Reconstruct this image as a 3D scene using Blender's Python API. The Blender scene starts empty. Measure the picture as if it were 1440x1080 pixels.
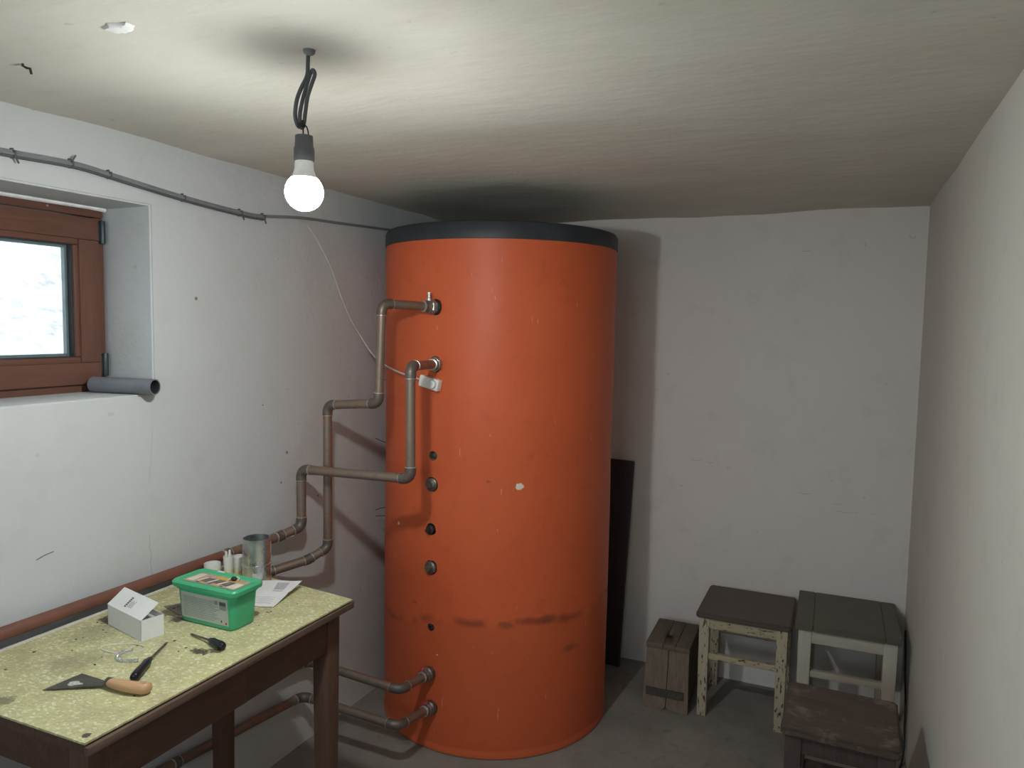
import bpy, bmesh, math, random
from mathutils import Vector, Matrix, noise
random.seed(7)
SC = bpy.context.scene
COL = SC.collection
PI = math.pi
CAMZ = 1.538

# ------------------------------------------------------------------ camera, world, light, exposure
FPX = 1050.0
def _basis():
    y = Vector((1190-720, 465-540, FPX)).normalized()
    zv = Vector((480-720, 13866-540, FPX))
    z = -(zv - y*zv.dot(y)); z.normalize()
    x = y.cross(z)
    if x.x < 0: x = -x
    return x, y, z
_X, _Y, _Z = _basis()
cam_d = bpy.data.cameras.new('camera')
cam = bpy.data.objects.new('camera', cam_d); COL.objects.link(cam)
_r = Vector((_X[0], _Y[0], _Z[0])); _u = -Vector((_X[1], _Y[1], _Z[1])); _b = -Vector((_X[2], _Y[2], _Z[2]))
_m = Matrix((( _r.x, _u.x, _b.x, 0), (_r.y, _u.y, _b.y, 0), (_r.z, _u.z, _b.z, CAMZ), (0, 0, 0, 1)))
cam.matrix_world = _m
cam_d.sensor_width = 36; cam_d.lens = FPX/1440*36; cam_d.clip_start = .02
SC.camera = cam

BULB_STRENGTH = 640.0
BULB_COLOR = (.97, 1.0, .985, 1)
SKY_COLOR = (.77, .885, 1.0, 1)
SKY_STRENGTH = 7.5
w = bpy.data.worlds.new('world'); SC.world = w; w.use_nodes = True
w.node_tree.nodes['Background'].inputs[0].default_value = SKY_COLOR
w.node_tree.nodes['Background'].inputs[1].default_value = SKY_STRENGTH
ld = bpy.data.lights.new('window_portal', 'AREA'); ld.shape = 'RECTANGLE'; ld.size = .8; ld.size_y = .52
ld.cycles.is_portal = True
lo = bpy.data.objects.new('window_portal', ld); COL.objects.link(lo)
lo.location = (-2.02, 1.08, 1.585); lo.rotation_euler = (PI/2, 0, -PI/2)
ld = bpy.data.lights.new('added_fill_portal', 'AREA'); ld.shape = 'RECTANGLE'; ld.size = 1.6; ld.size_y = .72  # portal for the added fill opening behind the camera
ld.cycles.is_portal = True
lo = bpy.data.objects.new('added_fill_portal', ld); COL.objects.link(lo)
lo.location = (-.70, -1.60, 1.56); lo.rotation_euler = (PI/2, 0, 0)
SC.view_settings.view_transform = 'Standard'; SC.view_settings.look = 'None'
SC.view_settings.gamma = 1; SC.view_settings.use_curve_mapping = False
SC.view_settings.exposure = 0.10

# ------------------------------------------------------------------ helpers: materials
class NT:
    def __init__(s, name):
        s.m = bpy.data.materials.new(name); s.m.use_nodes = True
        s.t = s.m.node_tree; s.p = s.t.nodes['Principled BSDF']; s.out = s.t.nodes['Material Output']
        s._co = None
    def n(s, typ, **kw):
        nd = s.t.nodes.new(typ)
        for k, v in kw.items(): setattr(nd, k, v)
        return nd
    def l(s, a, b): s.t.links.new(a, b)
    def co(s):
        if s._co is None: s._co = s.n('ShaderNodeTexCoord').outputs['Object']
        return s._co
    def scaled(s, sc, loc=(0,0,0)):
        mp = s.n('ShaderNodeMapping'); mp.inputs['Scale'].default_value = sc; mp.inputs['Location'].default_value = loc
        s.l(s.co(), mp.inputs[0]); return mp.outputs[0]
    def noise(s, scale, detail=4, rough=.55, vec=None, dist=0):
        nd = s.n('ShaderNodeTexNoise'); nd.inputs['Scale'].default_value = scale
        nd.inputs['Detail'].default_value = detail; nd.inputs['Roughness'].default_value = rough
        nd.inputs['Distortion'].default_value = dist
        s.l(vec or s.co(), nd.inputs['Vector']); return nd.outputs['Fac']
    def voro(s, scale, feature='F1', vec=None, out='Distance'):
        nd = s.n('ShaderNodeTexVoronoi', feature=feature); nd.inputs['Scale'].default_value = scale
        s.l(vec or s.co(), nd.inputs['Vector']); return nd.outputs[out]
    def ramp(s, fac, a, b, c0=(0,0,0,1), c1=(1,1,1,1)):
        nd = s.n('ShaderNodeValToRGB'); e = nd.color_ramp.elements
        e[0].position = a; e[0].color = c0; e[1].position = b; e[1].color = c1
        s.l(fac, nd.inputs[0]); return nd.outputs[0]
    def mix(s, fac, a, b, mode='MIX'):
        nd = s.n('ShaderNodeMix', data_type='RGBA', blend_type=mode)
        for sock, v in ((nd.inputs[0], fac), (nd.inputs[6], a), (nd.inputs[7], b)):
            if hasattr(v, 'default_value') or hasattr(v, 'links'): s.l(v, sock)
            elif isinstance(v, (int, float)): sock.default_value = v
            else: sock.default_value = (*v[:3], 1)
        return nd.outputs[2]
    def math(s, op, a, b=None, c=None, clamp=False):
        nd = s.n('ShaderNodeMath', operation=op, use_clamp=clamp)
        for i, v in enumerate((a, b, c)):
            if v is None: continue
            if isinstance(v, (int, float)): nd.inputs[i].default_value = v
            else: s.l(v, nd.inputs[i])
        return nd.outputs[0]
    def spot(s, pt, r, soft=.5, wob=.0, wscale=60, squash=None):
        """mask of 1 near pt (object coords) with a ragged edge"""
        vec = s.co()
        sub = s.n('ShaderNodeVectorMath', operation='SUBTRACT'); s.l(vec, sub.inputs[0]); sub.inputs[1].default_value = pt
        o = sub.outputs[0]
        if squash:
            mu = s.n('ShaderNodeVectorMath', operation='MULTIPLY'); s.l(o, mu.inputs[0]); mu.inputs[1].default_value = squash; o = mu.outputs[0]
        ln = s.n('ShaderNodeVectorMath', operation='LENGTH'); s.l(o, ln.inputs[0])
        d = ln.outputs['Value']
        if wob:
            d = s.math('ADD', d, s.math('MULTIPLY', s.math('SUBTRACT', s.noise(wscale, 3), .5), wob))
        mr = s.n('ShaderNodeMapRange'); s.l(d, mr.inputs[0])
        mr.inputs[1].default_value = r*(1-soft); mr.inputs[2].default_value = r; mr.inputs[3].default_value = 1; mr.inputs[4].default_value = 0
        return mr.outputs[0]
    def xyz(s):
        nd = s.n('ShaderNodeSeparateXYZ'); s.l(s.co(), nd.inputs[0]); return nd.outputs
    def base(s, c):
        if isinstance(c, (tuple, list)): s.p.inputs['Base Color'].default_value = (*c[:3], 1)
        else: s.l(c, s.p.inputs['Base Color'])
    def rough(s, v):
        if isinstance(v, (int, float)): s.p.inputs['Roughness'].default_value = v
        else: s.l(v, s.p.inputs['Roughness'])
    def bump(s, h, strength=.3, dist=.01):
        b = s.n('ShaderNodeBump'); b.inputs['Strength'].default_value = strength; b.inputs['Distance'].default_value = dist
        s.l(h, b.inputs['Height'])
        s.l(b.outputs[0], s.p.inputs['Normal'])

def flat(name, c, rough=.6, metal=0, var=.12, scale=30, bump=0, spec=.4):
    """procedural paint / plastic: a base colour with a little mottling"""
    m = NT(name); n = m.noise(scale)
    lo_ = tuple(v*(1-var) for v in c); hi = tuple(min(1, v*(1+var)) for v in c)
    m.base(m.mix(m.ramp(n, .3, .7), lo_, hi)); m.rough(rough); m.p.inputs['Metallic'].default_value = metal
    m.p.inputs['Specular IOR Level'].default_value = spec
    if bump: m.bump(n, bump, .002)
    return m.m

def plaster(name, c, stain, warm=None, bumps=.35, streak=(1,1,1)):
    m = NT(name)
    n1 = m.noise(1.6, 5, .6, vec=m.scaled(streak)); n2 = m.noise(9, 4, .6, vec=m.scaled(streak)); n3 = m.noise(70, 3)
    col = m.mix(m.ramp(n1, .38, .68), c, warm or tuple(v*.93 for v in c))
    col = m.mix(m.math('MULTIPLY', m.ramp(n2, .56, .74), .35), col, stain)
    sp = m.ramp(m.noise(26, 2), .74, .77); col = m.mix(m.math('MULTIPLY', sp, .35), col, tuple(v*.55 for v in c))
    m.base(col); m.rough(.92); m.p.inputs['Specular IOR Level'].default_value = .15
    h = m.math('ADD', m.math('MULTIPLY', n2, 1.0), m.math('MULTIPLY', n3, .22))
    h = m.math('ADD', h, m.math('MULTIPLY', m.noise(3, 2), 2.2))
    m.bump(h, bumps, .012)
    return m.m

def wood(name, a, b, axis=0, rough=.6, scale=9, chips=None, chip_amt=.6, worn=None, worn_pos=.62):
    m = NT(name); sc = [7, 7, 7]; sc[axis] = .8
    v = m.scaled(tuple(sc)); n = m.noise(scale, 5, .6, vec=v, dist=1.2)
    col = m.mix(m.ramp(n, .3, .7), a, b)
    if worn:
        wn = m.ramp(m.noise(14, 5, .7), worn_pos, worn_pos+.12); col = m.mix(m.math('MULTIPLY', wn, .7), col, worn)
    if chips:
        sc2 = [120, 120, 120]; sc2[axis] = 34
        cn = m.ramp(m.noise(1, 3, .6, vec=m.scaled(tuple(sc2))), chip_amt, chip_amt+.03); col = m.mix(cn, col, chips)
    m.base(col); m.rough(rough); m.p.inputs['Specular IOR Level'].default_value = .3
    m.bump(n, .25, .002)
    return m.m

# ------------------------------------------------------------------ helpers: meshes
def new(): return bmesh.new()
def add_box(bm, c, s, rot=None, taper=None, bevel=0):
    """box centred at c, size s; taper = (sx, sy) scale of the bottom face"""
    b = bmesh.new(); bmesh.ops.create_cube(b, size=1)
    for v in b.verts:
        k = taper if (taper and v.co.z < 0) else (1, 1)
        v.co = Vector((v.co.x*s[0]*k[0], v.co.y*s[1]*k[1], v.co.z*s[2]))
    if bevel: bmesh.ops.bevel(b, geom=list(b.edges), offset=bevel, segments=2, affect='EDGES', profile=.6)
    M = Matrix.Translation(c) @ (rot.to_4x4() if rot else Matrix.Identity(4))
    b.transform(M); join(bm, b)
def join(bm, b):
    me = bpy.data.meshes.new('tmp'); b.to_mesh(me); b.free(); bm.from_mesh(me); bpy.data.meshes.remove(me)
def frame_of(t, ref=None):
    t = t.normalized(); ref = ref or (Vector((0,0,1)) if abs(t.z) < .9 else Vector((1,0,0)))
    u = (ref - t*ref.dot(t)).normalized(); return u, t.cross(u)
def add_tube(bm, pts, r, seg=12, caps=True, closed=False):
    pts = [Vector(p) for p in pts]; n = len(pts); rr = r if isinstance(r, (list, tuple)) else [r]*n
    rings = []; u = None
    for i, p in enumerate(pts):
        if closed: t = pts[(i+1) % n]-pts[i-1]
        else: t = pts[min(i+1, n-1)]-pts[max(i-1, 0)]
        if t.length < 1e-9: t = Vector((0,0,1))
        u, v = frame_of(t, u if (u is not None and abs(u.dot(t.normalized())) < .95) else None)
        rings.append([bm.verts.new(p + (u*math.cos(a) + v*math.sin(a))*rr[i]) for a in (2*PI*k/seg for k in range(seg))])
    m = n if closed else n-1
    for i in range(m):
        A, B = rings[i], rings[(i+1) % n]
        for k in range(seg): bm.faces.new((A[k], A[(k+1) % seg], B[(k+1) % seg], B[k]))
    if caps and not closed:
        bm.faces.new(rings[0][::-1]); bm.faces.new(rings[-1])
def add_lathe(bm, prof, origin=(0,0,0), axis=(0,0,1), seg=24, closed_ends=True):
    """prof: list of (radius, height along axis)"""
    o = Vector(origin); ax = Vector(axis).normalized(); u, v = frame_of(ax); rings = []
    for r, hgt in prof:
        if r < 1e-6: rings.append([bm.verts.new(o+ax*hgt)])
        else: rings.append([bm.verts.new(o+ax*hgt+(u*math.cos(a)+v*math.sin(a))*r) for a in (2*PI*k/seg for k in range(seg))])
    for A, B in zip(rings, rings[1:]):
        for k in range(seg):
            k2 = (k+1) % seg
            if len(A) == 1 and len(B) == 1: continue
            if len(A) == 1: bm.faces.new((A[0], B[k2], B[k]))
            elif len(B) == 1: bm.faces.new((A[k], A[k2], B[0]))
            else: bm.faces.new((A[k], A[k2], B[k2], B[k]))
    if closed_ends:
        if len(rings[0]) > 1: bm.faces.new(rings[0][::-1])
        if len(rings[-1]) > 1: bm.faces.new(rings[-1])
def add_prism(bm, poly, z0, z1, M=None):
    """polygon in xy extruded from z0 to z1"""
    b = bmesh.new()
    lo_ = [b.verts.new((x, y, z0)) for x, y in poly]; hi = [b.verts.new((x, y, z1)) for x, y in poly]
    b.faces.new(lo_[::-1]); b.faces.new(hi); n = len(poly)
    for i in range(n): b.faces.new((lo_[i], lo_[(i+1) % n], hi[(i+1) % n], hi[i]))
    if M: b.transform(M)
    join(bm, b)
def rrect(x0, y0, x1, y1, r, seg=5):
    out = []
    for cx, cy, a0 in ((x1-r, y1-r, 0), (x0+r, y1-r, 90), (x0+r, y0+r, 180), (x1-r, y0+r, 270)):
        for k in range(seg+1):
            a = math.radians(a0+90*k/seg); out.append((cx+r*math.cos(a), cy+r*math.sin(a)))
    return out
def obj(name, bm, mat, parent=None, smooth=True, kind=None, label=None, angle=38):
    bmesh.ops.recalc_face_normals(bm, faces=bm.faces)
    if smooth:
        la = math.radians(angle)
        for f in bm.faces: f.smooth = True
        for e in bm.edges:
            if len(e.link_faces) == 2 and e.calc_face_angle(0) > la: e.smooth = False
    me = bpy.data.meshes.new(name); bm.to_mesh(me); bm.free()
    for m in (mat if isinstance(mat, (list, tuple)) else [mat]): me.materials.append(m)
    o = bpy.data.objects.new(name, me); COL.objects.link(o)
    if parent: o.parent = parent
    if kind: o['kind'] = kind
    if label: o['label'] = label
    return o
def thing(name, label, cat, loc=(0,0,0), rotz=0, group=None):
    o = bpy.data.objects.new(name, None); COL.objects.link(o); o.location = loc; o.rotation_euler = (0,0,rotz)
    o.empty_display_size = .05; o['label'] = label; o['category'] = cat
    if group: o['group'] = group
    return o
def tag(o, label, cat, group=None):
    o['label'] = label; o['category'] = cat
    if group: o['group'] = group
    return o
def boolean_cut(o, cutters):
    """cut cutters (objects) out of o, keep the result as plain mesh, remove the cutters"""
    for c in cutters:
        md = o.modifiers.new('cut', 'BOOLEAN'); md.operation = 'DIFFERENCE'; md.object = c; md.solver = 'EXACT'
    bpy.context.view_layer.update()
    me = bpy.data.meshes.new_from_object(o.evaluated_get(bpy.context.evaluated_depsgraph_get()))
    o.modifiers.clear(); o.data = me
    for c in cutters: bpy.data.objects.remove(c)
def fractal(p, s): return noise.noise(Vector(p)*s)

# ------------------------------------------------------------------ materials
M = {}
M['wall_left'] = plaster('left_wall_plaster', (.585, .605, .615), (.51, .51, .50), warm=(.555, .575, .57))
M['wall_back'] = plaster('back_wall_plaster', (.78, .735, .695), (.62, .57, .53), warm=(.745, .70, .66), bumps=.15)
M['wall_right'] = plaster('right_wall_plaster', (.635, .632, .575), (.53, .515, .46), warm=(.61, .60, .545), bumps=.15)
M['ceiling'] = plaster('ceiling_limewash', (.69, .67, .595), (.58, .545, .46), warm=(.63, .605, .525), bumps=.2, streak=(1, 2.6, 1))

m = NT('concrete_floor')
n1 = m.noise(3, 5, .65); n2 = m.noise(40, 4, .6); n3 = m.noise(14, 3)
col = m.mix(m.ramp(n1, .35, .7), (.20, .182, .16), (.30, .275, .245))
col = m.mix(m.math('MULTIPLY', m.ramp(n3, .6, .75), .5), col, (.11, .10, .09))
col = m.mix(m.math('MULTIPLY', m.ramp(n2, .66, .72), .5), col, (.42, .40, .36))
m.base(col); m.rough(.85); m.bump(m.math('ADD', n2, m.math('MULTIPLY', n1, 2)), .3, .01); M['floor'] = m.m

# orange jacket with a scuffed glue line, chips and faint dirt (object coordinates: axis at x=y=0)
m = NT('orange_jacket')
X_, Y_, Z_ = m.xyz()
th = m.math('ARCTAN2', Y_, X_)
n1 = m.noise(3, 5, .6); n2 = m.noise(18, 4, .6); n3 = m.noise(90, 2)
col = m.mix(m.ramp(n1, .3, .7), (.70, .135, .046), (.64, .116, .040))
col = m.mix(m.math('MULTIPLY', m.ramp(n2, .58, .78), .35), col, (.42, .075, .028))
zb = m.math('SUBTRACT', .497, m.math('MINIMUM', m.math('MAXIMUM', m.math('MULTIPLY', m.math('SUBTRACT', -1.72, th), .18), 0), .07)); zb = m.math('ADD', zb, m.math('MULTIPLY', m.math('SUBTRACT', m.noise(5, 2), .5), .06))
dz = m.math('ABSOLUTE', m.math('SUBTRACT', Z_, zb))
mr = m.n('ShaderNodeMapRange'); m.l(dz, mr.inputs[0]); mr.inputs[1].default_value = .004; mr.inputs[2].default_value = .022; mr.inputs[3].default_value = 1; mr.inputs[4].default_value = 0
col = m.mix(m.math('MULTIPLY', m.math('MULTIPLY', mr.outputs[0], m.ramp(m.noise(9, 3), .38, .58)), .8), col, (.27, .052, .026))
mr = m.n('ShaderNodeMapRange'); m.l(m.math('SUBTRACT', zb, Z_), mr.inputs[0]); mr.inputs[1].default_value = 0; mr.inputs[2].default_value = .02; mr.inputs[3].default_value = 0; mr.inputs[4].default_value = .22
col = m.mix(mr.outputs[0], col, (.40, .085, .04))
for pt, r, wob in (((.255, -.371, .983), .014, .018), ((-.22, -.392, .80), .006, .016), ((-.02, -.45, .36), .0035, .010)):
    col = m.mix(m.spot(pt, r, .25, wob, 90, squash=(1, .4, 1.1)), col, (.80, .74, .66))
for pt, r in (((.395, -.215, .375), .03), ((.345, -.29, .50), .04), ((.22, -.39, .49), .03), ((.16, -.42, 1.0), .012), ((-.12, -.434, .53), .014)):
    col = m.mix(m.math('MULTIPLY', m.spot(pt, r, .6, .05, 45, squash=(1, .5, 1.8)), .6), col, (.20, .06, .035))
sc_ = m.ramp(m.noise(1, 2, .5, vec=m.scaled((90, 90, 14))), .745, .76); col = m.mix(m.math('MULTIPLY', sc_, .55), col, (.75, .42, .26))
m.base(col); m.rough(.48); m.p.inputs['Specular IOR Level'].default_value = .35
m.bump(m.math('ADD', n1, m.math('MULTIPLY', n2, .4)), .18, .01); M['jacket'] = m.m
M['foam'] = flat('dirty_insulation_foam', (.16, .14, .10), .95, var=.4, scale=80)
M['lid_black'] = flat('dark_grey_lid_plastic', (.035, .040, .048), .5, var=.2, scale=12)
M['old_steel'] = flat('dull_steel', (.20, .18, .155), .45, metal=.7, var=.35, scale=60, bump=.2)
M['bright_steel'] = flat('galvanised_nut', (.36, .36, .35), .4, metal=.7, var=.3, scale=60)
M['dark_iron'] = flat('dark_iron', (.055, .048, .042), .55, metal=.5, var=.4, scale=70, bump=.3)
M['hemp_red'] = flat('red_sealing_paint', (.42, .045, .05), .6, var=.3, scale=90)

def copper(name, a, b, c):
    m = NT(name); n = m.noise(22, 4, .6); n2 = m.noise(90, 3, .6)
    col = m.mix(m.ramp(n, .34, .62), a, b); col = m.mix(m.math('MULTIPLY', m.ramp(n2, .5, .72), .6), col, c)
    m.base(col); m.rough(m.ramp(n, .3, .7, (.38,)*3+(1,), (.6,)*3+(1,))); m.p.inputs['Metallic'].default_value = .55
    m.bump(n2, .12, .001); return m.m
M['copper'] = copper('aged_copper', (.30, .19, .135), (.245, .20, .165), (.17, .15, .13))
M['copper_elbow'] = copper('sooty_copper_elbow', (.20, .145, .11), (.155, .14, .125), (.09, .085, .08))
M['solder'] = flat('solder_silver', (.62, .61, .58), .35, metal=.8, var=.2, scale=120)
m = NT('red_brown_painted_pipe'); n = m.noise(20, 4); m.base(m.mix(m.ramp(n, .35, .7), (.20, .075, .05), (.15, .065, .048))); m.rough(.5); M['pipe_paint'] = m.m

# table laminate
m = NT('yellow_speckled_laminate')
v = m.scaled((150, 230, 60)); flk = m.voro(1.0, vec=v, out='Color'); sep = m.n('ShaderNodeSeparateColor'); m.l(flk, sep.inputs[0])
n1 = m.noise(9, 5, .65); n2 = m.noise(55, 3, .6); n3 = m.noise(4, 4, .6)
col = m.mix(sep.outputs[0], (.45, .43, .215), (.58, .565, .32))
col = m.mix(m.math('MULTIPLY', m.ramp(sep.outputs[1], .84, .88), .7), col, (.76, .76, .56))
col = m.mix(m.math('MULTIPLY', m.ramp(n2, .55, .75), .4), col, (.44, .40, .21))
col = m.mix(m.math('MULTIPLY', m.ramp(n1, .48, .74), .62), col, (.31, .25, .15))
# local dirt: positions in table coordinates (origin: front right corner of the top)
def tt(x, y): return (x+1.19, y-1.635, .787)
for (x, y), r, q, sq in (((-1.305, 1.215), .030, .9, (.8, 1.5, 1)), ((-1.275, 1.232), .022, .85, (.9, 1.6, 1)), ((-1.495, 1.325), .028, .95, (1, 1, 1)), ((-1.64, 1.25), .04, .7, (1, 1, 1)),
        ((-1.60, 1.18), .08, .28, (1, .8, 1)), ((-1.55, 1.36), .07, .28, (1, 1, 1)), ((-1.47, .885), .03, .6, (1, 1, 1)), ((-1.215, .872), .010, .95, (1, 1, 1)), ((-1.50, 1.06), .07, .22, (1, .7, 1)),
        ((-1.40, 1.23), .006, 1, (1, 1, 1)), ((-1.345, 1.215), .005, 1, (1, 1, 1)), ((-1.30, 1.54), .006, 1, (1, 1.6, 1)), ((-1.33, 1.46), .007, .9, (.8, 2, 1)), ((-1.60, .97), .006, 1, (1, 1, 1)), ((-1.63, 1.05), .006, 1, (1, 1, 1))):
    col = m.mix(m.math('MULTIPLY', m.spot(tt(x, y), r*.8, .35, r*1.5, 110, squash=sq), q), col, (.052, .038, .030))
m.base(col); m.rough(.42); m.p.inputs['Specular IOR Level'].default_value = .35; M['laminate'] = m.m
M['table_wood'] = wood('dark_brown_table_wood', (.085, .042, .028), (.125, .066, .044), axis=1, rough=.55)
M['table_leg_wood'] = wood('dark_brown_leg_wood', (.095, .050, .034), (.135, .075, .052), axis=2, rough=.5)
M['table_edge'] = wood('worn_edge_wood', (.10, .062, .045), (.16, .105, .078), axis=1, rough=.6)
M['white_strip'] = flat('white_edge_strip', (.62, .60, .55), .5)

M['cream_paint'] = wood('chipped_cream_paint', (.44, .385, .265), (.50, .445, .32), axis=2, chips=(.075, .052, .036), chip_amt=.585)
M['cream_rail'] = wood('chipped_cream_rail_paint', (.43, .37, .245), (.49, .425, .29), axis=0, chips=(.085, .058, .038), chip_amt=.60)
M['ivory_paint'] = wood('ivory_leg_paint', (.47, .435, .36), (.53, .49, .41), axis=2, chips=(.12, .09, .07), chip_amt=.70)
M['ivory_rail'] = wood('ivory_rail_paint', (.47, .435, .35), (.53, .49, .40), axis=0, chips=(.12, .09, .07), chip_amt=.70)
M['seat_brown_grey'] = wood('grey_brown_seat_paint', (.098, .078, .064), (.118, .095, .078), axis=0, rough=.5, scale=5)
M['seat_green_grey'] = wood('olive_grey_seat_paint', (.112, .104, .080), (.132, .122, .095), axis=0, rough=.5, scale=5)
M['seat_bare'] = wood('worn_dark_seat_wood', (.064, .044, .036), (.100, .070, .055), axis=0, rough=.5, worn=(.22, .165, .13), worn_pos=.54)
M['stool_dark'] = wood('dark_stool_leg_wood', (.055, .038, .034), (.08, .056, .050), axis=2, rough=.5)
M['old_wood_v'] = wood('weathered_grey_board', (.15, .115, .085), (.235, .185, .14), axis=2, rough=.85, scale=12, worn=(.28, .23, .18), worn_pos=.66)
M['old_wood_y'] = wood('weathered_grey_top_board', (.12, .094, .072), (.185, .145, .112), axis=1, rough=.85, scale=12)
M['old_strap'] = flat('dark_inset_strap', (.075, .064, .052), .7, var=.25, scale=40)
M['board_dark'] = wood('dark_stained_board', (.036, .028, .030), (.052, .040, .042), axis=2, rough=.55)

M['frame_brown'] = wood('brown_window_foil', (.135, .062, .044), (.175, .082, .058), axis=1, rough=.4, scale=6)
M['frame_brown_v'] = wood('brown_window_foil_upright', (.135, .062, .044), (.175, .082, .058), axis=2, rough=.4, scale=6)
M['gasket'] = flat('dark_gasket', (.03, .03, .035), .6)
M['spacer'] = flat('grey_glazing_spacer', (.30, .36, .38), .35, metal=.4)
M['hinge'] = flat('dark_hinge', (.06, .08, .08), .4, metal=.5)
m = NT('window_glass')
tr = m.n('ShaderNodeBsdfTransparent'); gl = m.n('ShaderNodeBsdfGlossy'); gl.inputs['Roughness'].default_value = .02
fr = m.n('ShaderNodeFresnel'); fr.inputs['IOR'].default_value = 1.45; mx = m.n('ShaderNodeMixShader')
m.l(fr.outputs[0], mx.inputs[0]); m.l(tr.outputs[0], mx.inputs[1]); m.l(gl.outputs[0], mx.inputs[2]); m.l(mx.outputs[0], m.out.inputs[0])
tr.inputs[0].default_value = (.93, .95, .95, 1); M['glass'] = m.m
m = NT('stony_earth')
n1 = m.noise(1.7, 5, .6); n2 = m.noise(9, 5, .65); n3 = m.noise(3.2, 3)
col = m.mix(m.ramp(n2, .35, .65), (.20, .175, .16), (.44, .42, .405)); col = m.mix(m.math('MULTIPLY', m.ramp(n1, .52, .68), .5), col, (.30, .22, .19))
col = m.mix(m.math('MULTIPLY', m.ramp(n3, .60, .72), .6), col, (.24, .31, .27)); m.base(col); m.rough(.95); m.bump(n2, .8, .05); M['earth'] = m.m
M['stone'] = flat('pale_rubble', (.40, .37, .355), .9, var=.3, scale=8)

M['pvc'] = flat('grey_pvc', (.17, .18, .20), .45, var=.1)
M['pvc_in'] = flat('dark_pvc_bore', (.03, .03, .035), .6)
M['cable_grey'] = flat('dusty_grey_cable', (.22, .23, .24), .55)
M['cable_dark'] = flat('dark_cable', (.10, .105, .115), .55)
M['cable_black'] = flat('black_cable', (.018, .018, .02), .5)
M['cable_white'] = flat('off_white_cable', (.60, .58, .54), .5)
M['socket'] = flat('grey_lampholder', (.11, .11, .12), .5)
M['bulb_neck'] = flat('white_bulb_collar', (.82, .82, .80), .4)
m = NT('lit_bulb'); em = m.n('ShaderNodeEmission'); em.inputs[0].default_value = BULB_COLOR; em.inputs[1].default_value = BULB_STRENGTH
m.l(em.outputs[0], m.out.inputs[0]); M['bulb'] = m.m
m = NT('lit_bulb_shoulder'); em = m.n('ShaderNodeEmission'); em.inputs[0].default_value = BULB_COLOR; em.inputs[1].default_value = BULB_STRENGTH*.05
m.l(em.outputs[0], m.out.inputs[0]); M['bulb_shoulder'] = m.m
M['sensor'] = flat('yellowed_white_plastic', (.86, .85, .78), .4, var=.06)
M['sensor_dial'] = flat('pale_dial', (.90, .89, .84), .35, var=.05)

M['tub'] = flat('green_plastic', (.052, .40, .205), .35, var=.06, scale=10)
M['tub_lid'] = flat('green_lid_plastic', (.056, .39, .19), .33, var=.06, scale=10)
M['label_grey'] = flat('pale_printed_label', (.44, .47, .43), .5, var=.05)
M['label_line'] = flat('grey_print', (.24, .27, .26), .5)
M['label_dark'] = flat('dark_print', (.07, .075, .08), .5)
M['lid_tan'] = flat('tan_lid_print', (.42, .30, .22), .5, var=.25, scale=90)
M['lid_yellow'] = flat('yellow_lid_print', (.55, .36, .05), .5)
M['lid_pale'] = flat('pale_lid_print', (.60, .55, .46), .5)
M['card'] = flat('white_card', (.72, .72, .71), .65, var=.03)
M['card_in'] = flat('grey_card_inside', (.45, .46, .48), .8)
M['paper'] = flat('white_paper', (.70, .70, .70), .75, var=.03)
M['paper_print'] = flat('grey_paper_print', (.42, .43, .45), .75, var=.15, scale=120)
m = NT('galvanised_steel'); v = m.scaled((1, 1, 1)); n = m.voro(60, vec=v, out='Distance'); n2 = m.noise(30, 3)
m.base(m.mix(m.ramp(n2, .35, .65), (.50, .53, .55), (.66, .68, .69))); m.rough(m.ramp(n2, .3, .7, (.22,)*3+(1,), (.36,)*3+(1,))); m.p.inputs['Metallic'].default_value = .95; M['galv'] = m.m
M['cup'] = flat('milky_plastic', (.66, .66, .63), .35, var=.05)
M['cup_cream'] = flat('cream_plastic_base', (.66, .60, .45), .45, var=.08)
M['blade'] = flat('dull_scraper_steel', (.12, .11, .10), .42, metal=.65, var=.25, scale=35)
M['sticker'] = flat('torn_silver_sticker', (.50, .48, .46), .5, var=.3, scale=200)
M['beech'] = wood('beech_handle_wood', (.46, .265, .14), (.58, .36, .20), axis=0, rough=.4, scale=5)
M['black_plastic'] = flat('black_handle_plastic', (.012, .013, .018), .28, var=.2)
M['shaft'] = flat('worn_tool_steel', (.20, .165, .13), .4, metal=.8, var=.25, scale=80)
M['wire_white'] = flat('white_wire', (.66, .68, .66), .4)
M['wire_steel'] = flat('bright_wire', (.62, .65, .66), .3, metal=.6)
M['crumb'] = flat('dark_crumbs', (.06, .045, .035), .9, var=.4)
M['plate'] = flat('grey_tin_plate', (.24, .22, .20), .5, metal=.5, var=.2)
M['crack'] = flat('grey_crack', (.47, .47, .45), .95)
M['scar'] = flat('dark_wall_scar', (.22, .20, .19), .95)
M['scar_pale'] = flat('faint_wall_scar', (.42, .39, .365), .95)
M['patch'] = flat('white_filler', (.86, .86, .84), .9)

# ------------------------------------------------------------------ room shell
LX, RX, BY, FY, CH = -1.742, .27, 3.30, -1.25, 2.016
TK = .36
WY0, WY1, WZ0, WZ1 = .68, 1.477, 1.331, 1.842
bm = new(); add_box(bm, ((LX+RX)/2, (BY+FY)/2, -.06), (RX-LX+2*TK, BY-FY+2*TK, .12)); obj('floor', bm, M['floor'], kind='structure')
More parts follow.
